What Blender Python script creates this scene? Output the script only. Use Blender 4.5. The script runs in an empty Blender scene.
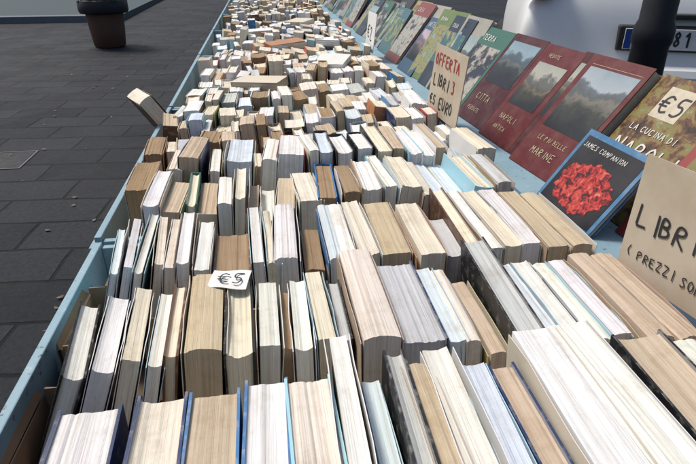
import bpy, math, random
from mathutils import Vector, Matrix
R=random.Random(7)
S=bpy.context.scene
V=Vector

# ---------------------------------------------------------------- materials
def newmat(name):
    m=bpy.data.materials.new(name); m.use_nodes=True
    nt=m.node_tree; b=nt.nodes['Principled BSDF']
    return m,nt,b
def N(nt,t,**kw):
    n=nt.nodes.new(t)
    for k,v in kw.items():
        if k.startswith('_'): setattr(n,k[1:],v)
        else: n.inputs[k.replace('__',' ')].default_value=v
    return n
def mixc(nt,fac,a,b,mode='MIX'):
    n=nt.nodes.new('ShaderNodeMix'); n.data_type='RGBA'; n.blend_type=mode
    for idx,val in ((0,fac),(6,a),(7,b)):
        if isinstance(val,(int,float)): n.inputs[idx].default_value=val
        elif isinstance(val,(tuple,list)): n.inputs[idx].default_value=(*val[:3],1)
        else: nt.links.new(val,n.inputs[idx])
    return n.outputs[2]
def ramp(nt,src,stops):
    n=nt.nodes.new('ShaderNodeValToRGB'); e=n.color_ramp.elements
    while len(e)<len(stops): e.new(0.5)
    for i,(p,c) in enumerate(stops):
        e[i].position=p; e[i].color=(*c,1) if isinstance(c,(tuple,list)) else (c,c,c,1)
    nt.links.new(src,n.inputs[0]); return n.outputs[0]
def bump(nt,b,h,strength,dist):
    n=nt.nodes.new('ShaderNodeBump'); n.inputs['Strength'].default_value=strength; n.inputs['Distance'].default_value=dist
    nt.links.new(h,n.inputs['Height']); nt.links.new(n.outputs[0],b.inputs['Normal'])

def mat_pages():
    m,nt,b=newmat('paper_pages')
    uv=N(nt,'ShaderNodeUVMap'); uv.uv_map='UVMap'
    mp=N(nt,'ShaderNodeMapping'); mp.inputs['Scale'].default_value=(900,6,1); nt.links.new(uv.outputs[0],mp.inputs[0])
    n1=N(nt,'ShaderNodeTexNoise',Scale=1.0,Detail=4.0,Roughness=0.75); nt.links.new(mp.outputs[0],n1.inputs['Vector'])
    mp2=N(nt,'ShaderNodeMapping'); mp2.inputs['Scale'].default_value=(170,2.5,1); nt.links.new(uv.outputs[0],mp2.inputs[0])
    n2=N(nt,'ShaderNodeTexNoise',Scale=1.0,Detail=2.0); nt.links.new(mp2.outputs[0],n2.inputs['Vector'])
    n3=N(nt,'ShaderNodeTexNoise',Scale=13.0,Detail=8.0,Roughness=0.78); nt.links.new(uv.outputs[0],n3.inputs['Vector'])
    at=N(nt,'ShaderNodeVertexColor'); at.layer_name='Col'
    l1=ramp(nt,n1.outputs['Fac'],[(0.3,0.40),(0.47,0.92),(0.7,1.0)])
    l2=ramp(nt,n2.outputs['Fac'],[(0.3,(0.72,0.69,0.64)),(0.55,(1,1,1))])
    l3=ramp(nt,n3.outputs['Fac'],[(0.32,(0.55,0.45,0.34)),(0.5,(1,1,1))])
    c=mixc(nt,0.75,at.outputs['Color'],l1,'MULTIPLY')
    c=mixc(nt,0.7,c,l2,'MULTIPLY'); c=mixc(nt,0.42,c,l3,'MULTIPLY')
    nt.links.new(c,b.inputs['Base Color']); b.inputs['Roughness'].default_value=0.9
    b.inputs['Specular IOR Level'].default_value=0.15
    bump(nt,b,n1.outputs['Fac'],0.7,0.0013)
    return m
def mat_cover():
    m,nt,b=newmat('book_cover_card')
    at=N(nt,'ShaderNodeVertexColor'); at.layer_name='Col'
    uv=N(nt,'ShaderNodeUVMap'); uv.uv_map='UVMap'
    n=N(nt,'ShaderNodeTexNoise',Scale=45.0,Detail=6.0,Roughness=0.7); nt.links.new(uv.outputs[0],n.inputs['Vector'])
    w=ramp(nt,n.outputs['Fac'],[(0.52,0.0),(0.72,1.0)])
    c=mixc(nt,0.4,at.outputs['Color'],(0.62,0.58,0.5))
    c=mixc(nt,w,at.outputs['Color'],c)
    nt.links.new(c,b.inputs['Base Color'])
    b.inputs['Roughness'].default_value=0.45
    b.inputs['Specular IOR Level'].default_value=0.35
    bump(nt,b,n.outputs['Fac'],0.25,0.001)
    return m
def mat_flat(name,col,rough=0.6,var=0.35,scale=12.0,metal=0.0,spec=0.4,bmp=0.2,dist=0.003,dirt=(0.1,0.09,0.08),lo=.4,hi=.75):
    m,nt,b=newmat(name)
    tc=N(nt,'ShaderNodeTexCoord')
    n=N(nt,'ShaderNodeTexNoise',Scale=scale,Detail=7.0,Roughness=0.65); nt.links.new(tc.outputs['Object'],n.inputs['Vector'])
    w=ramp(nt,n.outputs['Fac'],[(lo,0.0),(hi,1.0)])
    d=mixc(nt,var,col,dirt); c=mixc(nt,w,col,d)
    nt.links.new(c,b.inputs['Base Color'])
    b.inputs['Roughness'].default_value=rough; b.inputs['Metallic'].default_value=metal
    b.inputs['Specular IOR Level'].default_value=spec
    bump(nt,b,n.outputs['Fac'],bmp,dist)
    return m
def mat_paint_wood(name):
    m,nt,b=newmat(name)
    tc=N(nt,'ShaderNodeTexCoord')
    n=N(nt,'ShaderNodeTexNoise',Scale=5.0,Detail=6.0,Roughness=0.6); nt.links.new(tc.outputs['Object'],n.inputs['Vector'])
    n2=N(nt,'ShaderNodeTexNoise',Scale=70.0,Detail=8.0,Roughness=0.75); nt.links.new(tc.outputs['Object'],n2.inputs['Vector'])
    c=mixc(nt,ramp(nt,n.outputs['Fac'],[(.3,0.0),(.7,1.0)]),(.17,.29,.36),(.25,.37,.43))
    c=mixc(nt,ramp(nt,n2.outputs['Fac'],[(.60,0.0),(.64,1.0)]),c,(.07,.065,.055))
    c=mixc(nt,ramp(nt,n2.outputs['Fac'],[(.32,1.0),(.40,0.0)]),c,(.38,.44,.46))
    nt.links.new(c,b.inputs['Base Color']); b.inputs['Roughness'].default_value=.6
    bump(nt,b,n2.outputs['Fac'],.35,.002)
    return m
def mat_picture(name,stops,scale=14,seed=0.0,dist=1.0,rough=0.3,stretch=(1,1,1)):
    m,nt,b=newmat(name)
    tc=N(nt,'ShaderNodeTexCoord'); mp=N(nt,'ShaderNodeMapping'); mp.inputs['Location'].default_value=(seed,seed*2,0)
    mp.inputs['Scale'].default_value=stretch
    nt.links.new(tc.outputs['Object'],mp.inputs[0])
    n=N(nt,'ShaderNodeTexNoise',Scale=scale,Detail=9.0,Roughness=0.68,Distortion=dist); nt.links.new(mp.outputs[0],n.inputs['Vector'])
    c=ramp(nt,n.outputs['Fac'],stops); nt.links.new(c,b.inputs['Base Color'])
    b.inputs['Roughness'].default_value=rough
    return m
def mat_view(name,seed,tint,half=.07):
    """printed old landscape: dark foreground, hills, town specks, cloudy sky, by height on the picture"""
    m,nt,b=newmat(name)
    tc=N(nt,'ShaderNodeTexCoord'); mp=N(nt,'ShaderNodeMapping'); mp.inputs['Location'].default_value=(seed,seed*1.7,seed*.3); nt.links.new(tc.outputs['Object'],mp.inputs[0])
    sep=nt.nodes.new('ShaderNodeSeparateXYZ'); nt.links.new(tc.outputs['Object'],sep.inputs[0])
    n=N(nt,'ShaderNodeTexNoise',Scale=11.0,Detail=8.0,Roughness=0.62); nt.links.new(mp.outputs[0],n.inputs['Vector'])
    mr=nt.nodes.new('ShaderNodeMapRange'); mr.inputs[1].default_value=-half; mr.inputs[2].default_value=half; mr.inputs[3].default_value=0; mr.inputs[4].default_value=1; nt.links.new(sep.outputs[2],mr.inputs[0])
    ad=nt.nodes.new('ShaderNodeMath'); ad.operation='MULTIPLY_ADD'; nt.links.new(n.outputs['Fac'],ad.inputs[0]); ad.inputs[1].default_value=.9; nt.links.new(mr.outputs[0],ad.inputs[2])
    ad2=nt.nodes.new('ShaderNodeMath'); ad2.operation='MULTIPLY_ADD'; nt.links.new(ad.outputs[0],ad2.inputs[0]); ad2.inputs[1].default_value=.6; ad2.inputs[2].default_value=-.13
    t=tint
    base=ramp(nt,ad2.outputs[0],[(.22,(.015,.018,.02)),(.36,(.05*t[0],.055*t[1],.045*t[2])),(.42,(.17*t[0],.16*t[1],.13*t[2])),(.46,(.08*t[0],.09*t[1],.09*t[2])),(.53,(.11*t[0],.13*t[1],.15*t[2])),(.57,(.33*t[0],.38*t[1],.40*t[2])),(.85,(.20*t[0],.26*t[1],.31*t[2]))])
    v=N(nt,'ShaderNodeTexVoronoi',Scale=170.0); nt.links.new(mp.outputs[0],v.inputs['Vector'])
    sp=mixc(nt,.55,base,ramp(nt,v.outputs['Distance'],[(.1,1.0),(.6,.35)]),'MULTIPLY')
    lowm=ramp(nt,mr.outputs[0],[(.42,1.0),(.55,0.0)])
    c=mixc(nt,lowm,base,sp)
    nt.links.new(c,b.inputs['Base Color']); b.inputs['Roughness'].default_value=.3
    return m
PAGES=mat_pages(); COVER=mat_cover()
BLUE=mat_paint_wood('blue_painted_wood')
CARD=mat_flat('brown_cardboard',(0.30,0.19,0.11),0.9,0.4,20)
SIGN=mat_flat('sign_cardboard',(0.50,0.43,0.33),0.85,0.5,10,dirt=(0.30,0.22,0.14))
PAPER=mat_flat('white_paper',(0.74,0.74,0.72),0.8,0.2,14,dirt=(0.5,0.48,0.42))
INK=mat_flat('black_marker_ink',(0.02,0.02,0.025),0.6,0.2)
REDINK=mat_flat('red_marker_ink',(0.38,0.03,0.03),0.6,0.2)
WHITEINK=mat_flat('white_print',(0.66,0.64,0.60),0.5,0.2)
GOLDINK=mat_flat('pale_gold_print',(0.45,0.38,0.24),0.5,0.2)
WOOD=mat_flat('raw_wood',(0.12,0.08,0.05),0.8,0.5,9)
DARKMETAL=mat_flat('dark_metal',(0.016,0.018,0.022),0.5,0.4,10,metal=0.0,spec=.25,dirt=(0.05,0.05,0.05))

# ---------------------------------------------------------------- mesh helpers
def mk(name,verts,faces,mats,midx=None,parent=None,smooth=False,origin=None):
    c=V(origin) if origin is not None else sum((V(v) for v in verts),V())/len(verts)
    me=bpy.data.meshes.new(name); me.from_pydata([V(v)-c for v in verts],[],faces)
    for m in (mats if isinstance(mats,(list,tuple)) else [mats]): me.materials.append(m)
    if midx: me.polygons.foreach_set('material_index',midx)
    if smooth: me.polygons.foreach_set('use_smooth',[True]*len(me.polygons))
    me.update()
    o=bpy.data.objects.new(name,me); S.collection.objects.link(o)
    o.location=c
    if parent: o.parent=parent; o.location=c-parent.location
    return o
def empty(name,loc):
    o=bpy.data.objects.new(name,None); o.empty_display_size=0.1; o.location=loc; S.collection.objects.link(o); return o
BOXF=[(0,3,2,1),(4,5,6,7),(0,1,5,4),(1,2,6,5),(2,3,7,6),(3,0,4,7)]
def boxv(x0,x1,y0,y1,z0,z1):
    return [(x0,y0,z0),(x1,y0,z0),(x1,y1,z0),(x0,y1,z0),(x0,y0,z1),(x1,y0,z1),(x1,y1,z1),(x0,y1,z1)]
def boxes(name,lst,mat,parent=None,bevel=0.0,jig=0.0):
    vs=[];fs=[]
    for b in lst:
        o=len(vs); vs+= [V(p)+V((R.uniform(-jig,jig),R.uniform(-jig,jig),R.uniform(-jig,jig))) for p in boxv(*b)]
        fs+=[tuple(i+o for i in f) for f in BOXF]
    ob=mk(name,vs,fs,mat,parent=parent)
    if bevel:
        m=ob.modifiers.new('b','BEVEL'); m.width=bevel; m.segments=2
    return ob
def lathe(name,prof,mat,loc,seg=28,parent=None,smooth=True):
    vs=[];fs=[];n=len(prof)
    for i in range(seg):
        a=2*math.pi*i/seg
        for r,z in prof: vs.append((loc[0]+r*math.cos(a),loc[1]+r*math.sin(a),loc[2]+z))
    for i in range(seg):
        j=(i+1)%seg
        for k in range(n-1): fs.append((i*n+k,j*n+k,j*n+k+1,i*n+k+1))
    return mk(name,vs,fs,mat,parent=parent,smooth=smooth)

# ---------------------------------------------------------------- books
class Geo:
    def __init__(s): s.v=[];s.f=[];s.c=[];s.m=[];s.uv=[]
    def face(s,idx,col,mi,uvs): s.f.append(idx); s.c.append(col); s.m.append(mi); s.uv.append(uvs)
def jc(c,a=0.07):
    k=1+R.uniform(-a,a); return (min(c[0]*k,0.86),min(c[1]*k*(1+R.uniform(-.02,.02)),0.86),min(c[2]*k*(1+R.uniform(-.06,.06)),0.86))
def book_geo(g,W,D,H,page,cover,hard,spine,M,hi=True):
    ct=0.0028 if hard else 0.0009
    ins=0.0035 if hard else 0.0006
    pw=W-2*ct-0.0004
    Nn=max(4,int(pw/(0.0028 if hi else 0.007)))
    uo=R.uniform(0,50); vo=R.uniform(0,50)
    bow=R.uniform(-0.0035,0.0035) if not hard else R.uniform(-0.004,0.001)
    sh=R.uniform(-0.003,0.003)
    slope=R.uniform(-0.004,0.004)
    base=len(g.v); ring=6
    yb_in=ct if spine=='back' else ins; yf_in=ct if spine=='front' else ins
    jz=0.0;jy=0.0; amp=R.uniform(.6,2.0)
    for i in range(Nn+1):
        t=-1+2*i/Nn; x=t*pw/2
        if R.random()<0.5: jz=R.uniform(-0.0011,0.0004)*amp; jy=R.uniform(-0.0010,0.0004)*amp
        zt=H-ins+jz+bow*(1-t*t)*0.8
        yf=-D/2+yf_in-jy*0.8+ (bow*(1-t*t) if spine!='front' else 0); yb=D/2-yb_in
        pts=[(yf,ins*0.5+0.001),(yf+slope*0.3,H*0.55),(yf,zt),(0,zt+slope*0.5),(yb,zt),(yb,ins*0.5+0.001)]
        for y,z in pts: g.v.append(M@V((x+sh*(z/H),y,z)))
    for i in range(Nn):
        for k in range(ring):
            k2=(k+1)%ring
            a=base+i*ring+k; b_=base+(i+1)*ring+k; c=base+(i+1)*ring+k2; d=base+i*ring+k2
            u0=uo+i*pw/Nn; u1=uo+(i+1)*pw/Nn
            tab=[0,H*0.5,H,H+D/2,H+D,H+D+H,2*H+2*D]
            g.face((a,b_,c,d),page,0,((u0,vo+tab[k]),(u1,vo+tab[k]),(u1,vo+tab[k+1]),(u0,vo+tab[k+1])))
    g.face(tuple(base+k for k in range(ring)),page,0,tuple((uo,vo+k*0.02) for k in range(ring)))
    g.face(tuple(base+Nn*ring+k for k in reversed(range(ring))),page,0,tuple((uo,vo+k*0.02) for k in range(ring)))
    for side in (-1,1):
        ny,nz=(5,4) if hi else (1,1)
        fl=0 if hard else (abs(R.gauss(0,0.0032)) if hi else 0)
        wob=R.uniform(-0.0012,0.0012) if not hard else 0
        b0=len(g.v)
        zlo=0; zhi=H+(R.uniform(-0.002,0.0012) if not hard else 0)
        cr=R.uniform(0,.006) if not hard else 0
        for lay in (0,1):
            for iy in range(ny+1):
                for iz in range(nz+1):
                    y=-D/2+D*iy/ny; z=zlo+(zhi-zlo)*iz/nz
                    if hi and iz==nz and iy in(0,ny): z-=cr
                    if spine=='back': q=1-iy/ny
                    elif spine=='front': q=iy/ny
                    else: q=iz/nz
                    x=side*(pw/2+0.0002+ct*lay+fl*q*q+abs(wob)*(1+math.sin(iy*1.7+iz)))
                    g.v.append(M@V((x+sh*(z/H),y,z)))
        n1=(nz+1); L=(ny+1)*n1
        def idx(l,y,z): return b0+l*L+y*n1+z
        cu=R.uniform(0,50)
        for iy in range(ny):
            for iz in range(nz):
                for l in (0,1):
                    q=(idx(l,iy,iz),idx(l,iy+1,iz),idx(l,iy+1,iz+1),idx(l,iy,iz+1))
                    if (l==1)==(side<0): q=q[::-1]
                    g.face(q,cover if l else tuple(x*0.5+0.3 for x in cover),1,((cu+D*iy/ny,H*iz/nz),(cu+D*(iy+1)/ny,H*iz/nz),(cu+D*(iy+1)/ny,H*(iz+1)/nz),(cu+D*iy/ny,H*(iz+1)/nz)))
        ec=tuple(x*0.75+0.15 for x in cover) if not hard else cover
        def rim(a,b_): g.face((idx(0,*a),idx(1,*a),idx(1,*b_),idx(0,*b_)),ec,1,((cu,0),(cu+.003,0),(cu+.003,.03),(cu,.03)))
        for iy in range(ny): rim((iy,0),(iy+1,0)); rim((iy,nz),(iy+1,nz))
        for iz in range(nz): rim((0,iz),(0,iz+1)); rim((ny,iz),(ny,iz+1))
    hw=W/2-0.0001
    b0=len(g.v)
    if spine in('back','front'):
        sg=1 if spine=='back' else -1
        ns=6; rnd=min(0.006,W*0.14) if hard else R.uniform(0,0.0012)
        for i in range(ns+1):
            t=-1+2*i/ns; x=t*hw; yo=sg*(D/2+0.0003+rnd*(1-t*t))
            for z in (0.0005,H*0.62,H*0.74,H-0.0005):
                g.v.append(M@V((x+sh*(z/H),yo,z)))
            for z in (0.0005,H-0.0005): g.v.append(M@V((x+sh*(z/H),yo-sg*ct,z)))
        lab=tuple(min(0.8,x*0.3+0.45) for x in cover) if R.random()<0.5 else cover
        for i in range(ns):
            a=b0+i*6; b_=a+6
            for k,cc in ((0,cover),(1,lab),(2,cover)):
                g.face((a+k,b_+k,b_+k+1,a+k+1),cc,1,((i*.004,k*.05),(i*.004+.004,k*.05),(i*.004+.004,k*.05+.05),(i*.004,k*.05+.05)))
            for q in ((a+3,b_+3,b_+5,a+5),(a,b_,b_+4,a+4),(a+4,b_+4,b_+5,a+5)):
                g.face(q,cover,1,((0,0),(.004,0),(.004,.004),(0,.004)))
    else:
        for p in boxv(-hw,hw,-D/2+0.0004,D/2-0.0004,-ct,0.0): g.v.append(M@V(p))
        for f in BOXF: g.face(tuple(b0+i for i in f),cover,1,((0,0),(.03,0),(.03,.1),(0,.1)))
def finish(g,name,loc=V((0,0,0)),rot=None,parent=None):
    me=bpy.data.meshes.new(name); me.from_pydata(g.v,[],g.f)
    me.materials.append(PAGES); me.materials.append(COVER)
    me.polygons.foreach_set('material_index',g.m)
    ca=me.color_attributes.new('Col','FLOAT_COLOR','CORNER'); uvl=me.uv_layers.new(name='UVMap')
    cb=[];ub=[]
    for f,c,u in zip(g.f,g.c,g.uv):
        for k in range(len(f)): cb+= [c[0],c[1],c[2],1.0]; ub+= [u[k][0],u[k][1]]
    ca.data.foreach_set('color',cb); uvl.data.foreach_set('uv',ub); me.update()
    o=bpy.data.objects.new(name,me); S.collection.objects.link(o); o.location=loc
    if rot is not None: o.rotation_euler=rot
    return o
PG={'w':(0.82,0.81,0.78),'c':(0.80,0.73,0.61),'t':(0.60,0.49,0.36),'b':(0.38,0.27,0.17),'s':(0.68,0.76,0.82),'g':(0.58,0.59,0.58)}
CV={'w':(0.76,0.75,0.72),'cy':(0.32,0.56,0.65),'n':(0.02,0.04,0.11),'bl':(0.05,0.17,0.36),'r':(0.36,0.05,0.04),'o':(0.45,0.20,0.08),
    'k':(0.015,0.016,0.018),'gr':(0.06,0.15,0.10),'t':(0.42,0.31,0.20),'c':(0.68,0.61,0.48),'y':(0.50,0.41,0.14),'gy':(0.22,0.24,0.27),'br':(0.12,0.06,0.035)}
def one_book(x,y,z,W,D,H,pg,cv,hard=False,spine='down',tilt=0,yaw=0,pitch=0):
    g=Geo(); book_geo(g,W,D,H,jc(PG[pg]),jc(CV[cv]),hard,spine,Matrix.Identity(4),True)
    return finish(g,'hardcover_book' if hard else 'paperback_book',V((x,y,z)),(math.radians(pitch),math.radians(tilt),math.radians(yaw)))
ZB=0.717
rowA=[(-.196,-.141,.20,.398,.229,'w','n',1,'down',3,3),(-.139,-.094,.19,.396,.232,'c','n',1,'down',2,2),
(-.092,-.045,.20,.403,.234,'t','bl',1,'down',1,1),(-.043,-.002,.20,.406,.232,'w','bl',1,'down',1,0),(0,.045,.20,.400,.234,'c','cy',1,'down',0,0),
(.049,.069,.22,.458,.238,'w','w',0,'down',-2,-1),(.072,.092,.21,.41,.220,'s','cy',0,'down',-1,-1),(.094,.116,.21,.43,.230,'g','k',1,'down',-2,-1),
(.118,.140,.20,.41,.230,'t','t',0,'down',-2,0),(.142,.170,.20,.42,.233,'w','w',0,'down',-3,-2),(.173,.202,.20,.41,.222,'s','cy',0,'down',-2,-2),
(.205,.234,.20,.41,.216,'t','n',1,'down',-3,-1),(.240,.286,.20,.445,.232,'w','c',0,'down',-3,-1),(.289,.338,.2,.440,.233,'w','w',0,'down',-3,-1),
(.345,.400,.2,.410,.234,'t','k',1,'down',-3,-2),(.405,.440,.2,.405,.222,'w','br',0,'down',-2,-1),(.444,.485,.2,.415,.224,'w','r',1,'down',-2,-2)]
rowB=[(-.275,-.248,.51,.665,.168,'w','k',1,'down',24,7),(-.236,-.210,.51,.665,.175,'w','w',0,'down',21,5),(-.197,-.175,.51,.665,.180,'c','w',0,'down',18,5),
(-.166,-.149,.51,.66,.178,'w','cy',0,'down',14,3),(-.143,-.126,.51,.665,.182,'c','br',1,'down',10,3),
(-.120,-.076,.50,.668,.191,'t','c',0,'down',5,3),(-.072,-.036,.505,.668,.192,'c','k',1,'down',3,2),(-.032,-.006,.52,.66,.184,'w','w',0,'down',3,1),
(-.003,.013,.52,.645,.172,'b','c',0,'down',1,0),(.015,.038,.51,.66,.184,'w','w',0,'down',1,-1),(.040,.063,.51,.665,.188,'c','cy',0,'down',0,1),(.065,.084,.52,.655,.177,'g','k',1,'down',0,0),
(.088,.134,.485,.695,.206,'c','t',0,'down',-1,1),(.139,.197,.485,.67,.192,'g','n',1,'down',-1,-1),(.201,.222,.49,.66,.182,'s','cy',0,'down',-3,-1),(.225,.246,.49,.66,.178,'c','gy',0,'down',-3,-2),
(.249,.270,.48,.64,.170,'t','y',0,'down',-4,-1),(.276,.312,.47,.700,.208,'g','k',1,'down',-6,-2),
(.318,.342,.475,.66,.180,'s','cy',0,'down',-5,-2),(.345,.372,.475,.66,.184,'w','w',0,'down',-5,-2),(.375,.400,.475,.66,.182,'w','gy',0,'down',-4,-2),(.403,.428,.475,.655,.183,'w','cy',0,'down',-4,-1),
(.431,.463,.45,.655,.186,'t','t',0,'down',-3,-1),(.466,.500,.45,.655,.187,'t','o',0,'down',-3,-1)]
rowC=[(-.262,-.250,.73,.88,.178,'s','cy',0,'down',18,8),(-.243,-.229,.73,.90,.185,'w','w',0,'down',17,5),(-.222,-.209,.72,.92,.188,'w','cy',0,'down',14,3),(-.201,-.186,.73,.9,.180,'c','c',0,'down',12,5),(-.178,-.160,.73,.90,.178,'c','w',0,'down',9,2),
(-.154,-.134,.73,.91,.184,'w','t',0,'down',6,3),(-.130,-.106,.715,.88,.178,'w','c',0,'down',3,1),(-.102,-.044,.715,.860,.160,'b','br',1,'down',0,1),(-.040,-.022,.71,.91,.186,'w','cy',0,'down',0,2),(-.020,-.004,.71,.90,.180,'c','w',0,'down',0,1),
(-.001,.036,.71,.91,.190,'w','w',0,'down',0,-1),(.039,.072,.72,.86,.158,'b','t',0,'down',0,0),(.076,.098,.71,.91,.186,'s','bl',0,'down',-2,0),(.100,.126,.72,.91,.184,'w','w',0,'down',-1,-1),(.129,.160,.71,.91,.188,'c','w',0,'down',-1,1),
(.165,.213,.71,.905,.182,'t','t',0,'down',-1,-1),(.217,.258,.70,.89,.186,'c','o',0,'down',-1,0),(.262,.297,.71,.84,.168,'g','t',0,'down',-1,-1),(.301,.327,.70,.94,.192,'c','br',1,'down',-2,-1),(.330,.352,.70,.93,.188,'w','t',0,'down',-2,-1),
(.355,.388,.70,.92,.190,'c','gy',0,'down',-2,0),(.391,.421,.70,.92,.186,'w','w',0,'down',-3,-1),(.424,.458,.69,.91,.186,'t','t',0,'down',-2,-1),(.461,.495,.69,.90,.184,'t','c',0,'down',-2,-1)]
for row in (rowA,rowB,rowC):
    for (x0,x1,y0,y1,H,pg,cv,hd,sp,ti,ya) in row:
        sx=-math.sin(math.radians(ti))*H
        one_book((x0+x1)/2+sx*0.9+R.uniform(-.0008,.0008),(y0+y1)/2+R.uniform(-.006,.006),ZB+0.003+(abs(math.sin(math.radians(ti)))*(x1-x0)/2),x1-x0,y1-y0,H+R.uniform(-.004,.004),pg,cv,bool(hd),sp,ti+R.uniform(-.8,.8),ya+R.uniform(-1,1))
def wchoice(d): 
    r=R.random()*sum(d.values())
    for k,v in d.items():
        r-=v
        if r<=0: return k
    return k
PW={'w':5,'c':6,'t':3.2,'b':1.6,'s':1.4,'g':1}
CW={'w':4,'cy':1.4,'n':.8,'bl':.5,'r':.4,'o':.7,'k':1.1,'gr':.3,'t':3,'c':3.5,'y':.3,'gy':1.1,'br':1.5}
y=.955; far=Geo()
while y<7.2:
    D0=R.uniform(.095,.14) if y>1.1 else .165
    x=-.245+R.uniform(-.02,.015)
    lean=R.uniform(2,9) if R.random()<.5 else R.uniform(-5,2)
    hrow=R.uniform(.160,.192)
    while x<.475:
        if y>1.12: W=R.choice([R.uniform(.020,.034),R.uniform(.030,.046),R.uniform(.040,.060)])
        else: W=R.choice([R.uniform(.018,.03),R.uniform(.026,.045)])
        if y<1.15 and x>.2: D=R.uniform(.17,.21)
        else: D=D0+R.uniform(-.028,.022)
        H=hrow+R.gauss(0,.012)
        if R.random()<.08: H+=R.uniform(.012,.028)
        if R.random()<.12: H-=R.uniform(.02,.045)
        if R.random()<.12: lean=R.uniform(-8,10)
        if R.random()<.07: x+=R.uniform(.005,.02)
        pg=wchoice(PW); cv=wchoice(CW); hd=R.random()<.2
        if 1.1<y<1.32 and .10<x<.27: cv='k';hd=True;H=.198;W=R.uniform(.032,.042)
        if R.random()<.10: sp='front'
        else: sp='down' if R.random()<.6 else 'back'
        ti=lean+R.uniform(-1.5,1.5); ya=R.gauss(0,4) if y>1.1 else R.gauss(0,2)
        yy=y+D/2+R.uniform(-.015,.015)
        zz=ZB+.004+abs(math.sin(math.radians(ti)))*W/2+R.uniform(0,.004)
        xc=x+W/2-math.sin(math.radians(ti))*H*0.5
        if y<2.3:
            one_book(xc,yy,zz,W,D,H,pg,cv,hd,sp,ti,ya)
        else:
            M=Matrix.Translation((xc,yy,zz))@Matrix.Rotation(math.radians(ya),4,'Z')@Matrix.Rotation(math.radians(ti),4,'Y')
            book_geo(far,W,D,H,jc(PG[pg],.1),jc(CV[cv]),hd,sp,M,False)
        x+=W+.0015+abs(math.sin(math.radians(abs(ya))))*D*.3
    y+=D0+R.uniform(.02,.045)
finish(far,'rows_of_books')
loose=[(-.10,2.0,.90,.03,.12,.17,'t','c',88,-20),(.25,2.25,.90,.022,.13,.18,'w','w',86,70),
(.02,2.8,.90,.03,.13,.18,'c','o',88,15),(.3,2.95,.90,.03,.12,.17,'w','w',88,-35),(-.12,3.3,.90,.03,.12,.17,'c','w',88,0),(.2,3.7,.90,.03,.13,.18,'w','c',88,60)]
for (x,yy,z,W,D,H,pg,cv,ti,ya) in loose: one_book(x,yy,z,W,D,H,pg,cv,False,'down',ti,ya)
one_book(-.345,1.84,.80,.045,.13,.13,'c','br',False,'back',-32,28)
one_book(-.30,1.55,.722,.04,.14,.18,'t','br',False,'front',8,8)
one_book(-.295,1.36,.722,.04,.14,.165,'b','t',False,'down',3,4)
one_book(-.270,1.12,.722,.05,.16,.180,'b','t',False,'down',1,2)

# ---------------------------------------------------------------- stall table, trays
table=empty('market_stall_table',(0.12,3.6,0.0))
boxes('table_top',[(-.36,.98,.05,7.4,.66,.69)],WOOD,table,.003)
legs=[]
for yy in (.12,1.9,3.7,5.5,7.2):
    for xx in (-.32,.88): legs.append((xx,xx+.05,yy,yy+.05,0.0,.659))
boxes('legs',legs,WOOD,table,.004)
ty=.06
L=[.93,1.02,1.1,1.05,1.1,1.05,1.0]
for k,ln in enumerate(L):
    t=empty('wooden_book_tray',(.09,ty+ln/2,.70))
    x0,x1,y0,y1=-.352,.535,ty,ty+ln-.02
    if k==0: x0=-.345
    boxes('floor',[(x0+.001,x1-.001,y0+.001,y1-.001,.695,.709)],WOOD,t)
    boxes('side_rails',[(x0,x0+.014,y0,y1,.7095,.825),(x1-.018,x1,y0,y1,.7095,.845)],BLUE,t,.002,.0006)
    boxes('end_rails',[(x0+.0145,x1-.0185,y0,y0+.014,.7095,.815),(x0+.0145,x1-.0185,y1-.014,y1,.7095,.818)],BLUE,t,.002,.0006)
    boxes('lip',[(x0-.016,x0-.003,y0+.004,y1-.004,.70,.80)],BLUE,t,.002,.0006)
    ty+=ln
def carton(x0,x1,y0,y1,z0,z1,name='cardboard_box'):
    p=empty(name,((x0+x1)/2,(y0+y1)/2,z0)); w=.004
    boxes('walls',[(x0,x0+w,y0,y1,z0,z1),(x1-w,x1,y0,y1,z0,z1-.03),(x0+w+.0005,x1-w-.0005,y0,y0+w,z0,z1+.005),(x0+w+.0005,x1-w-.0005,y1-w,y1,z0,z1+.01)],CARD,p,0,.002)
    vs=[(x0,y0,z1),(x0,y1,z1),(x0-.008,y1-.01,z1+.02),(x0-.010,y0+.015,z1+.016),(x0+.03,y1,z1+.012),(x1,y1,z1+.004),(x1-.01,y1+.03,z1+.025),(x0+.04,y1+.035,z1+.03)]
    f=mk('flaps',vs,[(0,1,2,3),(4,5,6,7)],CARD,parent=p); m=f.modifiers.new('s','SOLIDIFY'); m.thickness=.004
carton(-.326,-.285,.42,.60,.711,.79); carton(-.326,-.27,.68,.83,.711,.80)
boxes('cardboard_divider',[(-.20,.5,.694,.698,.711,.83)],CARD,None,0,.003)
boxes('cardboard_divider',[(-.20,.5,.461,.465,.711,.81)],CARD,None,0,.003)

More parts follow.
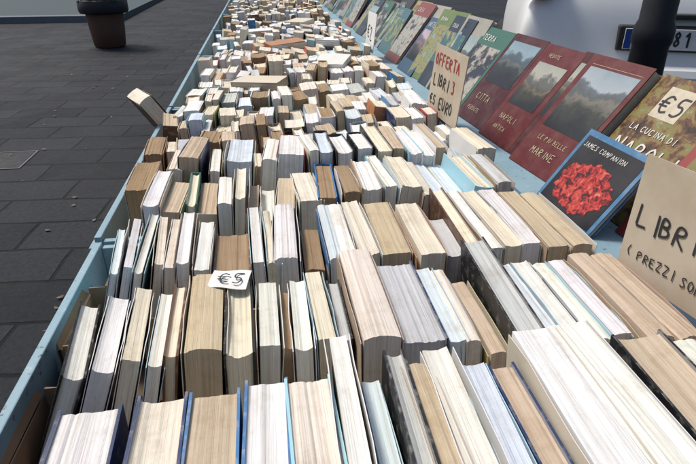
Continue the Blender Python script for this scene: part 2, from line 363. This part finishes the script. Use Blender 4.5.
# ---------------------------------------------------------------- strokes lettering
F={'A':[[(0,0),(.5,1),(1,0)],[(.2,.38),(.8,.38)]],'B':[[(0,0),(0,1),(.7,.95),(.75,.6),(0,.52),(.85,.45),(.9,.1),(0,0)]],
'C':[[(.95,.85),(.5,1),(.1,.75),(.05,.3),(.4,0),(.95,.12)]],'D':[[(0,0),(0,1),(.6,.9),(.95,.5),(.6,.08),(0,0)]],
'E':[[(.9,1),(0,1),(0,0),(.95,0)],[(0,.52),(.7,.52)]],'F':[[(0,0),(0,1),(.9,1)],[(0,.52),(.7,.52)]],
'G':[[(.95,.85),(.5,1),(.1,.75),(.05,.3),(.4,0),(.95,.12),(.95,.45),(.55,.45)]],'H':[[(0,0),(0,1)],[(1,0),(1,1)],[(0,.5),(1,.5)]],
'I':[[(.5,0),(.5,1)]],'J':[[(.8,1),(.8,.2),(.5,0),(.1,.15)]],'L':[[(0,1),(0,0),(.85,0)]],'M':[[(0,0),(.1,1),(.5,.4),(.9,1),(1,0)]],
'N':[[(0,0),(0,1),(.95,0),(.95,1)]],'O':[[(.5,1),(.1,.8),(.05,.3),(.45,0),(.9,.25),(.9,.75),(.5,1)]],'P':[[(0,0),(0,1),(.8,.92),(.8,.55),(0,.48)]],
'R':[[(0,0),(0,1),(.8,.92),(.8,.58),(0,.48),(.9,0)]],'S':[[(.9,.88),(.5,1),(.1,.78),(.5,.52),(.9,.28),(.5,0),(.05,.1)]],
'T':[[(0,1),(1,1)],[(.5,1),(.5,0)]],'U':[[(0,1),(.02,.25),(.45,0),(.9,.25),(.95,1)]],'V':[[(0,1),(.5,0),(1,1)]],'Z':[[(0,1),(.95,1),(0,0),(1,0)]],
'0':[[(.5,1),(.1,.8),(.05,.3),(.45,0),(.9,.25),(.9,.75),(.5,1)]],'1':[[(.2,.75),(.55,1),(.55,0)]],'2':[[(.05,.8),(.5,1),(.9,.75),(0,0),(1,0)]],
'3':[[(.1,.95),(.8,.95),(.4,.58),(.85,.4),(.7,.05),(.05,.05)]],'5':[[(.9,1),(.15,1),(.1,.55),(.7,.6),(.9,.3),(.5,0),(.05,.08)]],
'8':[[(.5,1),(.1,.8),(.85,.3),(.45,0),(.08,.25),(.85,.78),(.5,1)]],
'€':[[(.95,.85),(.5,1),(.15,.75),(.12,.3),(.45,0),(.95,.12)],[(-.1,.6),(.7,.6)],[(-.1,.4),(.65,.4)]],'(':[[(.7,1.1),(.3,.6),(.3,.3),(.7,-.1)]],')':[[(.3,1.1),(.7,.6),(.7,.3),(.3,-.1)]],
'.':[[(.4,0),(.5,.06)]],' ':[]}
class Quad:
    def __init__(s,bl,br,tr,tl):
        tr=V(br)+V(tl)-V(bl)   # keep every panel planar
        s.c=[V(bl),V(br),V(tr),V(tl)]; s.n=(s.c[1]-s.c[0]).cross(s.c[3]-s.c[0]).normalized()
        s.w=(s.c[1]-s.c[0]).length; s.h=(s.c[3]-s.c[0]).length
    def P(s,u,v,d=0): 
        return (s.c[0]*(1-u)+s.c[1]*u)*(1-v)+(s.c[3]*(1-u)+s.c[2]*u)*v+s.n*d
def chaikin(p,r=.25):
    o=[p[0]]
    for i,(a,b) in enumerate(zip(p[:-1],p[1:])):
        if i>0: o.append(a*(1-r)+b*r)
        if i<len(p)-2: o.append(a*r+b*(1-r))
    o.append(p[-1]); return o
def write(q,text,u,v,size,wid,mat,parent,asp=.62,gap=.3,d0=.0012,jit=.04,slope=0.0,name='lettering'):
    vs=[];fs=[];cx=u*q.w;cy=v*q.h;k=0
    for ch in text:
        jx=R.uniform(-jit,jit)*size;jy=R.uniform(-jit,jit)*size;sc=size*(1+R.uniform(-jit,jit))
        for pl in F.get(ch,[]):
            pts=[V((cx+jx+(p[0]+R.uniform(-jit,jit))*sc*asp,cy+jy+(p[1]+R.uniform(-jit,jit))*sc)) for p in pl]
            if len(pts)>4 and ch not in 'MN': pts=chaikin(chaikin(pts))
            elif len(pts)>2: pts=chaikin(pts,.12)
            for a,b in zip(pts[:-1],pts[1:]):
                t=b-a
                if t.length<1e-6: continue
                t.normalize(); n=V((-t.y,t.x))*wid/2; ext=min(wid*.3,(b-a).length*.5); a2=a-t*ext;b2=b+t*ext; d=d0+(k%9)*.00004;k+=1
                o=len(vs)
                for p in (a2-n,b2-n,b2+n,a2+n): vs.append(q.P(p.x/q.w,p.y/q.h,d))
                fs.append((o,o+1,o+2,o+3))
        cx+=size*asp*(1+gap*1.6) if ch not in 'I1 ' else size*asp*(.75+gap); cy+=slope*size
    if vs: mk(name,vs,fs,mat,parent=parent)
def slab(q,u0,u1,v0,v1,d0,d1,mat,parent,name,nx=1,ny=1,wob=0.0):
    vs=[];fs=[];n=(nx+1)*(ny+1)
    for l,d in ((0,d0),(1,d1)):
        for i in range(nx+1):
            for j in range(ny+1):
                a=i/nx;b=j/ny
                vs.append(q.P(u0+(u1-u0)*a,v0+(v1-v0)*b,d+wob*math.sin(a*5.6+b*3.4)))
    I=lambda l,i,j:l*n+i*(ny+1)+j
    for i in range(nx):
        for j in range(ny):
            fs.append((I(1,i,j),I(1,i+1,j),I(1,i+1,j+1),I(1,i,j+1))); fs.append((I(0,i,j),I(0,i,j+1),I(0,i+1,j+1),I(0,i+1,j)))
    for i in range(nx):
        fs.append((I(0,i,0),I(0,i+1,0),I(1,i+1,0),I(1,i,0))); fs.append((I(0,i,ny),I(1,i,ny),I(1,i+1,ny),I(0,i+1,ny)))
    for j in range(ny):
        fs.append((I(0,0,j),I(1,0,j),I(1,0,j+1),I(0,0,j+1))); fs.append((I(0,nx,j),I(0,nx,j+1),I(1,nx,j+1),I(1,nx,j)))
    return mk(name,vs,fs,mat,parent=parent)

# ---------------------------------------------------------------- hand written signs
def card_sign(name,q,mat,lines,th=.003):
    p=empty(name,q.P(.5,0)); slab(q,0,1,0,1,-th,0,mat,p,'card')
    for (t,u,v,s,w,m) in lines: write(q,t,u,v,s,w,m,p,jit=.06)
    return p
q1=Quad((.483,1.60,.892),(.492,1.355,.892),(.532,1.365,1.07),(.508,1.615,1.078))
card_sign('cardboard_price_sign',q1,SIGN,[('OFFERTA',.07,.72,.030,.0045,REDINK),('LIBRI',.10,.42,.032,.0045,INK),('3',.70,.42,.032,.005,REDINK),('€5',.08,.12,.028,.0042,INK),('EURO',.40,.12,.030,.0042,INK)])
q2=Quad((.512,.645,.892),(.560,.345,.892),(.590,.355,1.062),(.535,.668,1.062))
card_sign('cardboard_price_sign',q2,SIGN,[('LIBRI A',.05,.42,.027,.0034,INK),('( PREZZI SONO ...)',.04,.16,.013,.0018,INK)])
q3=Quad((.50,2.78,.89),(.505,2.60,.89),(.535,2.61,1.06),(.52,2.79,1.06))
card_sign('paper_price_sign',q3,PAPER,[('€2',.15,.3,.06,.006,INK)])
q4=Quad((-.098,.634,.9165),(-.046,.626,.915),(-.038,.666,.918),(-.090,.674,.9195))
tg=empty('paper_price_tag',q4.P(.5,0)); slab(q4,0,1,0,1,-.0006,0,PAPER,tg,'paper',8,6,.0016)
write(q4,'€5',.22,.22,.022,.0022,INK,tg,d0=.0022,jit=.02)

# ---------------------------------------------------------------- display rack on the right
rack=empty('blue_display_rack',(.75,3.6,.70))
boxes('ledge',[(.537,.70,.10,7.3,.835,.85)],BLUE,rack,.002)
boxes('ledge_support',[(.60,.62,.12,7.28,.692,.8345),(.84,.86,.12,7.28,.692,1.03)],WOOD,rack)
bq=Quad((.665,7.3,.851),(.665,.12,.851),(.800,.12,1.038),(.800,7.3,1.038))
slab(bq,0,1,0,1,-.012,0,BLUE,rack,'sloping_backboard')
def leaning(name,q,th,mat,page=PAPER,deco=()):
    p=empty(name,q.P(.5,0))
    slab(q,0,1,0,1,-.0025,0,mat,p,'front_cover')
    slab(q,0,1,0,1,-th,-th+.0025,mat,p,'back_cover')
    slab(q,.012,.98,.012,.988,-th+.0027,-.0027,page,p,'pages')
    slab(q,0,.011,0,1,-th+.0027,-.0027,mat,p,'spine')
    for d in deco:
        if d[0]=='r': slab(q,d[1],d[2],d[3],d[4],.0003,.0007,d[5],p,d[6] if len(d)>6 else 'picture')
        else: write(q,d[1],d[2],d[3],d[4],d[5],d[6],p,jit=.0,d0=.0014,name='title')
    return p
CREAM=mat_flat('page_edge_cream',(0.60,0.53,0.41),.9,.3,60)
MAROON=mat_flat('maroon_cover',(0.105,0.016,0.018),.4,.45,22,spec=.3,dirt=(.2,.10,.09))
MAROON2=mat_flat('dark_maroon_cover',(0.060,0.012,0.016),.4,.45,22,spec=.3,dirt=(.17,.10,.09))
BLACKC=mat_flat('black_cover',(0.012,0.012,0.015),.35,.3,9)
BLUEC=mat_flat('blue_cover',(0.05,0.16,0.30),.35,.4,30,dirt=(.3,.4,.5))
REDC=mat_flat('red_cover',(0.30,0.04,0.035),.4,.3,9)
LAND=mat_view('landscape_print',1.0,(1,1,1),.07); LAND2=mat_view('old_town_print',4.3,(1.1,.95,.75),.055); LAND3=mat_view('dark_engraving_print',8.1,(.7,.85,.9),.06)
FOOD=mat_picture('food_print',[(0.36,(.03,.018,.01)),(.46,(.13,.065,.03)),(.52,(.24,.16,.05)),(.58,(.16,.18,.06)),(.68,(.42,.32,.18))],30,2.0,.4)
CHILI=mat_picture('red_chili_print',[(0.36,(.01,.008,.01)),(.45,(.10,.008,.008)),(.50,(.42,.02,.015)),(.60,(.52,.08,.05)),(.72,(.6,.3,.22))],60,3.0,1.2)
def dq(y1,w,h=.31,xb=.603,lean=(.585,.811),dx=.012,z=.852):
    t=V((lean[0],0,lean[1]))*h
    bl=V((xb,y1,z)); br=V((xb+dx,y1-w,z)); return Quad(bl,br,br+t,bl+t)
leaning('illustrated_book',dq(1.235,.197,.31,.598,dx=.02),.03,MAROON,CREAM,[('r',.10,.93,.36,.90,LAND),('t','LE PIU BELLE',.20,.25,.011,.0014,GOLDINK),('t','MARINE',.25,.13,.018,.002,GOLDINK),('r',.10,.93,.92,.923,GOLDINK,'rule')])
leaning('illustrated_book',dq(1.290,.19,.305,.612,dx=.012),.02,MAROON2,CREAM,[('r',.08,.9,.4,.9,LAND2)])
leaning('illustrated_book',dq(1.455,.175,.30,.600,dx=.012),.025,MAROON,CREAM,[('r',.12,.88,.38,.82,LAND2),('t','NAPOLI',.22,.22,.016,.002,GOLDINK),('t','ANTICA',.24,.12,.012,.0015,GOLDINK),('t','VEDUTE',.24,.88,.010,.0014,GOLDINK)])
leaning('illustrated_book',dq(1.660,.185,.30,.600,dx=.012),.025,MAROON2,CREAM,[('r',.08,.92,.45,.92,LAND3),('t','CITTA',.22,.25,.02,.0024,GOLDINK),('t','PERDUTE',.2,.12,.012,.0015,GOLDINK)])
leaning('cookbook',dq(1.03,.20,.30,.640,dx=.01),.022,FOOD,CREAM,[('r',.22,.58,.70,.93,CREAM,'price_label'),('t','€5',.26,.74,.040,.0042,INK),('t','LA CUCINA DI',.14,.58,.013,.0018,WHITEINK),('t','NAPOLI',.12,.40,.034,.0042,WHITEINK)])
leaning('red_book',dq(.82,.19,.28,.63,dx=.01),.022,REDC,CREAM,[('r',.1,.9,.4,.9,FOOD)])
jq=Quad((.551,.992,.853),(.560,.800,.853),(.640,.792,.995),(.650,.990,.998))
cb=leaning('chili_cookbook',jq,.014,BLUEC,CREAM,[('r',.05,.95,.05,.93,BLACKC,'panel'),('t','JAMES COMPANION',.08,.80,.0100,.0013,WHITEINK),])
vs=[];n_=60
for i in range(n_):
    a=2*math.pi*i/n_; k=1+.06*math.sin(5*a+1)+.05*math.sin(13*a)+.05*math.sin(23*a+2)
    vs.append(jq.P(.50+.40*k*math.cos(a),.39+.29*k*math.sin(a),.0012))
mk('chili_picture',vs,[tuple(range(n_))],CHILI,parent=cb)
MC=[(.04,.14,.10),(.36,.34,.28),(.02,.035,.06),(.16,.23,.08),(.04,.10,.17),(.40,.37,.32),(.24,.06,.045),(.36,.28,.12),(.06,.16,.18),(.03,.03,.03),(.28,.32,.36)]
y1=1.87;i=0
while y1<6.9:
    w=R.uniform(.16,.22); h=R.uniform(.24,.31)
    bm=mat_flat('magazine_cover_%d'%i,MC[i%len(MC)],.35,.4,9)
    cs=[MC[(i*3+k*4+1)%len(MC)] for k in range(4)]
    if i%3==1: pm=mat_view('magazine_photo_%d'%i,i*2.3,(R.uniform(.9,1.5),R.uniform(.9,1.3),R.uniform(.7,1.2)),.06)
    else: pm=mat_picture('magazine_print_%d'%i,[(.38,cs[0]),(.45,cs[1]),(.53,cs[2]),(.62,cs[3])],R.uniform(14,30),i*3.1,.1)
    dk=sum(MC[i%len(MC)])<.7
    leaning('magazine' if i%2 else 'illustrated_book',dq(y1,w,h,R.uniform(.585,.61),lean=R.choice([(.585,.811),(.5,.866),(.64,.768)]),dx=R.uniform(0,.04)),R.uniform(.010,.022),bm,CREAM,
        [('r',R.choice([.08,0.02]),R.choice([.92,.98]),R.uniform(.05,.35),.78,pm),('t',R.choice(['ARTE','STORIA','CASA','ROMA','TERRA','LUCE']),.12,.84,R.uniform(.014,.024),.0026,WHITEINK if dk else INK)])
    y1+=w*R.uniform(.5,.95); i+=1

# ---------------------------------------------------------------- ground
m,nt,b=newmat('dark_stone_paving')
tc=N(nt,'ShaderNodeTexCoord'); mp=N(nt,'ShaderNodeMapping'); mp.inputs['Rotation'].default_value=(0,0,math.radians(4)); nt.links.new(tc.outputs['Object'],mp.inputs[0])
nd=N(nt,'ShaderNodeTexNoise',Scale=3.0,Detail=3.0); nt.links.new(tc.outputs['Object'],nd.inputs['Vector'])
va=nt.nodes.new('ShaderNodeVectorMath'); va.operation='MULTIPLY_ADD'; nt.links.new(nd.outputs['Color'],va.inputs[0]); va.inputs[1].default_value=(.035,.035,0); nt.links.new(mp.outputs[0],va.inputs[2])
br=N(nt,'ShaderNodeTexBrick',Scale=1.0); br.inputs['Brick Width'].default_value=.58; br.inputs['Row Height'].default_value=.31; br.inputs['Mortar Size'].default_value=.010; br.inputs['Mortar Smooth'].default_value=.3
br.inputs['Color1'].default_value=(.013,.016,.021,1); br.inputs['Color2'].default_value=(.036,.040,.048,1); br.inputs['Mortar'].default_value=(.005,.005,.007,1)
nt.links.new(va.outputs[0],br.inputs['Vector'])
n=N(nt,'ShaderNodeTexNoise',Scale=1.3,Detail=8.0,Roughness=.7); nt.links.new(tc.outputs['Object'],n.inputs['Vector'])
n2=N(nt,'ShaderNodeTexNoise',Scale=38.0,Detail=8.0,Roughness=.75); nt.links.new(tc.outputs['Object'],n2.inputs['Vector'])
c=mixc(nt,.8,br.outputs['Color'],ramp(nt,n.outputs['Fac'],[(.35,.4),(.65,1.0)]),'MULTIPLY')
c=mixc(nt,.8,c,ramp(nt,n2.outputs['Fac'],[(.38,.4),(.62,1.0)]),'MULTIPLY')
sp=ramp(nt,n2.outputs['Fac'],[(.65,0.0),(.70,1.0)])
c=mixc(nt,sp,c,(.09,.09,.095))
nt.links.new(c,b.inputs['Base Color']); b.inputs['Specular IOR Level'].default_value=.22
nt.links.new(ramp(nt,n.outputs['Fac'],[(.35,.55),(.7,.85)]),b.inputs['Roughness'])
hh=nt.nodes.new('ShaderNodeMath'); hh.operation='MULTIPLY_ADD'; nt.links.new(n2.outputs['Fac'],hh.inputs[0]); hh.inputs[1].default_value=.6
inv=nt.nodes.new('ShaderNodeMath'); inv.operation='SUBTRACT'; inv.inputs[0].default_value=1.0; nt.links.new(br.outputs['Fac'],inv.inputs[1]); nt.links.new(inv.outputs[0],hh.inputs[2])
bump(nt,b,hh.outputs[0],.9,.014)
mk('stone_paving_ground',[(-300,-300,0),(300,-300,0),(300,300,0),(-300,300,0)],[(0,1,2,3)],m)
KERB=mat_flat('kerb_stone',(.13,.16,.18),.8,.4,6)
sw=empty('raised_pavement',(-8,14,0))
boxes('kerb',[(-18,-2.9,12.6,12.85,-.02,.13)],KERB,sw,.01)
boxes('paving',[(-18,-2.9,12.852,20,-.02,.125)],mat_flat('pavement_slabs',(.06,.085,.095),.8,.4,3,spec=.2),sw)
uc=empty('utility_cover',(-1.95,3.95,.004))
IRON=mat_flat('worn_iron',(.09,.09,.095),.6,.5,20,metal=.2)
boxes('frame',[(-2.25,-1.70,3.76,3.775,-.02,.005),(-2.25,-1.70,4.125,4.14,-.02,.005),(-2.25,-2.235,3.7755,4.1245,-.02,.005),(-1.715,-1.70,3.7755,4.1245,-.02,.005)],IRON,uc)
boxes('plate',[(-2.23,-1.72,3.78,4.12,-.02,.0035)],mat_flat('cover_plate',(.03,.033,.038),.7,.5,20,spec=.2),uc)
vs=[];fs=[]
for i in range(110):
    x=R.uniform(-3.5,-.5);yv=R.uniform(1.5,12);a=R.uniform(0,6.28);s=R.uniform(.006,.022);o=len(vs)
    for k in range(5):
        t=a+k*1.2566; rr=s*(1 if k%2 else .6); vs.append((x+rr*math.cos(t),yv+rr*math.sin(t),.004+R.uniform(0,.008)))
    fs.append(tuple(range(o,o+5)))
mk('scattered_dry_leaves',vs,fs,mat_flat('dry_leaf',(.16,.14,.12),.9,.5,9))

# ---------------------------------------------------------------- planter
pl=empty('flower_planter',(-2.35,9.25,0))
lathe('pot',[(0,.0),(.20,.0),(.23,.02),(.255,.25),(.27,.47),(.27,.49)],mat_flat('brown_clay',(.11,.05,.03),.8,.5,6),(-2.35,9.25,0),parent=pl)
lathe('rim',[(.27,.485),(.34,.49),(.355,.52),(.355,.66),(.33,.68),(.30,.66),(.30,.60),(0,.60)],DARKMETAL,(-2.35,9.25,0),parent=pl)
vs=[];fs=[]
for i in range(1800):
    a=R.uniform(0,6.28);ph=R.uniform(0,1);r=.34*R.random()**.4*(1-.35*ph)*(1+.25*math.sin(5*a));z=.66+ph*.75
    c=V((-2.35+r*math.cos(a),9.25+r*math.sin(a),z)); d1=V((R.gauss(0,1),R.gauss(0,1),R.gauss(0,1))).normalized(); d2=d1.orthogonal().normalized()
    o=len(vs);s=R.uniform(.02,.045); vs+=[c-d1*s,c-d2*s*.4,c+d1*s,c+d2*s*.4]; fs.append((o,o+1,o+2,o+3))
mk('shrub',vs,fs,mat_flat('dark_foliage',(.04,.075,.03),.6,.4,9),parent=pl)

# ---------------------------------------------------------------- lamp post at right
lathe('dark_lamp_post',[(.0,0),(.14,0),(.14,.06),(.095,.12),(.085,.55),(.10,.58),(.10,.63),(.075,.68),(.068,.98),(.076,1.0),(.076,1.05),(.064,1.08),(.055,3.9),(.08,3.95),(.08,4.0),(0,4.02)],DARKMETAL,(1.53,2.06,0),seg=20)

# ---------------------------------------------------------------- parked car (rear toward the stall)
car=empty('parked_car',(0,0,0))
PAINT=mat_flat('white_car_paint',(.80,.81,.81),.3,.25,3,spec=.5,bmp=.02,dirt=(.5,.5,.48))
GLASS=mat_flat('car_glass',(.02,.03,.035),.06,.1,3,spec=.8,bmp=0)
PLAST=mat_flat('black_plastic',(.025,.025,.027),.6,.2,20)
LAMP=mat_flat('tail_lamp_red',(.25,.02,.02),.15,.1,20,bmp=0)
TYRE=mat_flat('tyre_rubber',(.02,.02,.02),.85,.2,20)
RIM=mat_flat('wheel_alloy',(.4,.41,.42),.35,.2,20,metal=.7)
PLT=mat_flat('plate_white',(.72,.73,.72),.4,.2,20); EU=mat_flat('plate_blue',(.02,.07,.30),.4,.1,20)
st=[(0.0,.34,.50,.60,.72,.74),(.03,.26,.50,.80,.80,.84),(.07,.24,.52,.95,.84,1.02),(.14,.24,.55,1.03,.85,1.17),(.34,.24,.55,1.0,.86,1.36),(.62,.24,.55,1.0,.86,1.46),(1.4,.22,.55,.98,.87,1.50),(2.2,.22,.55,.95,.87,1.47),(2.65,.22,.55,.93,.86,1.30),(3.1,.22,.55,.92,.85,1.02),(3.6,.24,.52,.85,.82,.90),(3.9,.26,.50,.72,.76,.78),(4.0,.34,.48,.60,.62,.64)]
vs=[];fs=[]
for (yy,zb,zm,zbelt,hw,zr) in st:
    cab=zr>1.05
    ring=[(hw*.90,zb),(hw*.99,zb+.12),(hw,zm+.1),(hw*.975,zbelt),(hw*(.78 if cab else .9),zbelt+(zr-zbelt)*.8),(hw*(.62 if cab else .72),zr-.01),(0,zr+.015)]
    full=ring+[(-a,z) for a,z in reversed(ring[:-1])]
    for a,z in full: vs.append((a,yy,z))
n=13
for i in range(len(st)-1):
    for k in range(n): 
        k2=(k+1)%n; fs.append((i*n+k,i*n+k2,(i+1)*n+k2,(i+1)*n+k))
fs.append(tuple(reversed(range(n)))); fs.append(tuple((len(st)-1)*n+k for k in range(n)))
body=mk('body',vs,fs,PAINT,parent=car,smooth=True,origin=(0,0,0)); sm=body.modifiers.new('s','SUBSURF'); sm.levels=2; sm.render_levels=2
rw=Quad((-.56,.16,1.17),(.56,.16,1.17),(.5,.42,1.40),(-.56,.40,1.40)); slab(rw,0,1,0,1,-.01,.02,GLASS,car,'rear_window')
boxes('plate_recess',[(-.29,.29,-.005,.10,.812,.948)],PLAST,car,.01)
boxes('boot_handle',[(-.16,.16,.0,.10,.985,1.010)],PLAST,car,.006)
boxes('number_plate',[(-.26,.26,-.017,-.007,.825,.935)],PLT,car,.003)
boxes('plate_band',[(-.258,-.222,-.0195,-.0175,.828,.932),(.222,.258,-.0195,-.0175,.828,.932)],EU,car)
pq=Quad((-.26,-.0175,.825),(.26,-.0175,.825),(.26,-.0175,.935),(-.26,-.0175,.935))
write(pq,'EV 581 GH',.10,.17,.075,.011,INK,car,asp=.5,gap=.28,jit=0,name='plate_number')
boxes('bumper',[(-.80,.80,-.09,.25,.34,.74)],PAINT,car,.05)
boxes('bumper_strip',[(-.78,.78,-.10,-.085,.50,.56)],PLAST,car,.004)
boxes('tail_lamps',[(-.83,-.66,.04,.20,1.08,1.30),(.66,.83,.04,.20,1.08,1.30)],LAMP,car,.02)
for wy in (.72,3.25):
    for wx in (-.80,.80):
        a=empty('wheel',(0,0,0)); a.parent=car
        seg=28;prof=[(.16,-.09),(.27,-.10),(.31,-.07),(.32,0),(.31,.07),(.27,.10),(.16,.09)];vv=[];ff=[]
        for i in range(seg):
            an=2*math.pi*i/seg
            for r,xx in prof: vv.append((wx+xx,wy+r*math.cos(an),.32+r*math.sin(an)))
        for i in range(seg):
            j=(i+1)%seg
            for k in range(6): ff.append((i*7+k,j*7+k,j*7+k+1,i*7+k+1))
        mk('tyre',vv,ff,TYRE,parent=a,smooth=True)
        vv=[]
        for i in range(seg):
            an=2*math.pi*i/seg; rr=.17
            for xx in (-.085,.085): vv.append((wx+xx,wy+rr*math.cos(an),.32+rr*math.sin(an)))
        ff=[(2*i,2*((i+1)%seg),2*((i+1)%seg)+1,2*i+1) for i in range(seg)]+[tuple(2*i for i in range(seg)),tuple(2*i+1 for i in reversed(range(seg)))]
        mk('rim',vv,ff,RIM,parent=a)
boxes('side_windows',[(-.80,-.70,.75,2.6,1.02,1.30),(.70,.80,.75,2.6,1.02,1.30)],GLASS,car,.03)
car.location=(2.26,2.86,0); car.rotation_euler=(0,0,math.radians(-22))

# ---------------------------------------------------------------- light, world, camera
w=bpy.data.worlds.new('World'); S.world=w; w.use_nodes=True; nt=w.node_tree
sky=nt.nodes.new('ShaderNodeTexSky'); sky.sky_type='NISHITA'; sky.sun_disc=False
EL,AZ=math.radians(60),math.radians(-48)
sky.sun_elevation=EL; sky.sun_rotation=AZ; sky.dust_density=4.0
nt.links.new(sky.outputs[0],nt.nodes['Background'].inputs[0]); nt.nodes['Background'].inputs[1].default_value=.12
sd=V((math.sin(AZ)*math.cos(EL),math.cos(AZ)*math.cos(EL),math.sin(EL)))
l=bpy.data.lights.new('sun','SUN'); l.energy=3.1; l.angle=math.radians(12); l.color=(1,.955,.88)
lo=bpy.data.objects.new('sun',l); lo.rotation_euler=(-sd).to_track_quat('-Z','Y').to_euler(); S.collection.objects.link(lo)
cam=bpy.data.cameras.new('camera'); cam.lens=27.98; cam.sensor_width=36; cam.clip_start=.02; cam.clip_end=1500
co=bpy.data.objects.new('camera',cam); S.collection.objects.link(co)
f=V((.1311,.8773,-.4617)).normalized(); r=V((.989,-.1478,0)).normalized(); u=r.cross(f)
co.matrix_world=Matrix(((r.x,u.x,-f.x,0),(r.y,u.y,-f.y,0),(r.z,u.z,-f.z,1.32),(0,0,0,1)))
S.camera=co
S.view_settings.view_transform='Standard'; S.view_settings.look='None'; S.view_settings.exposure=0
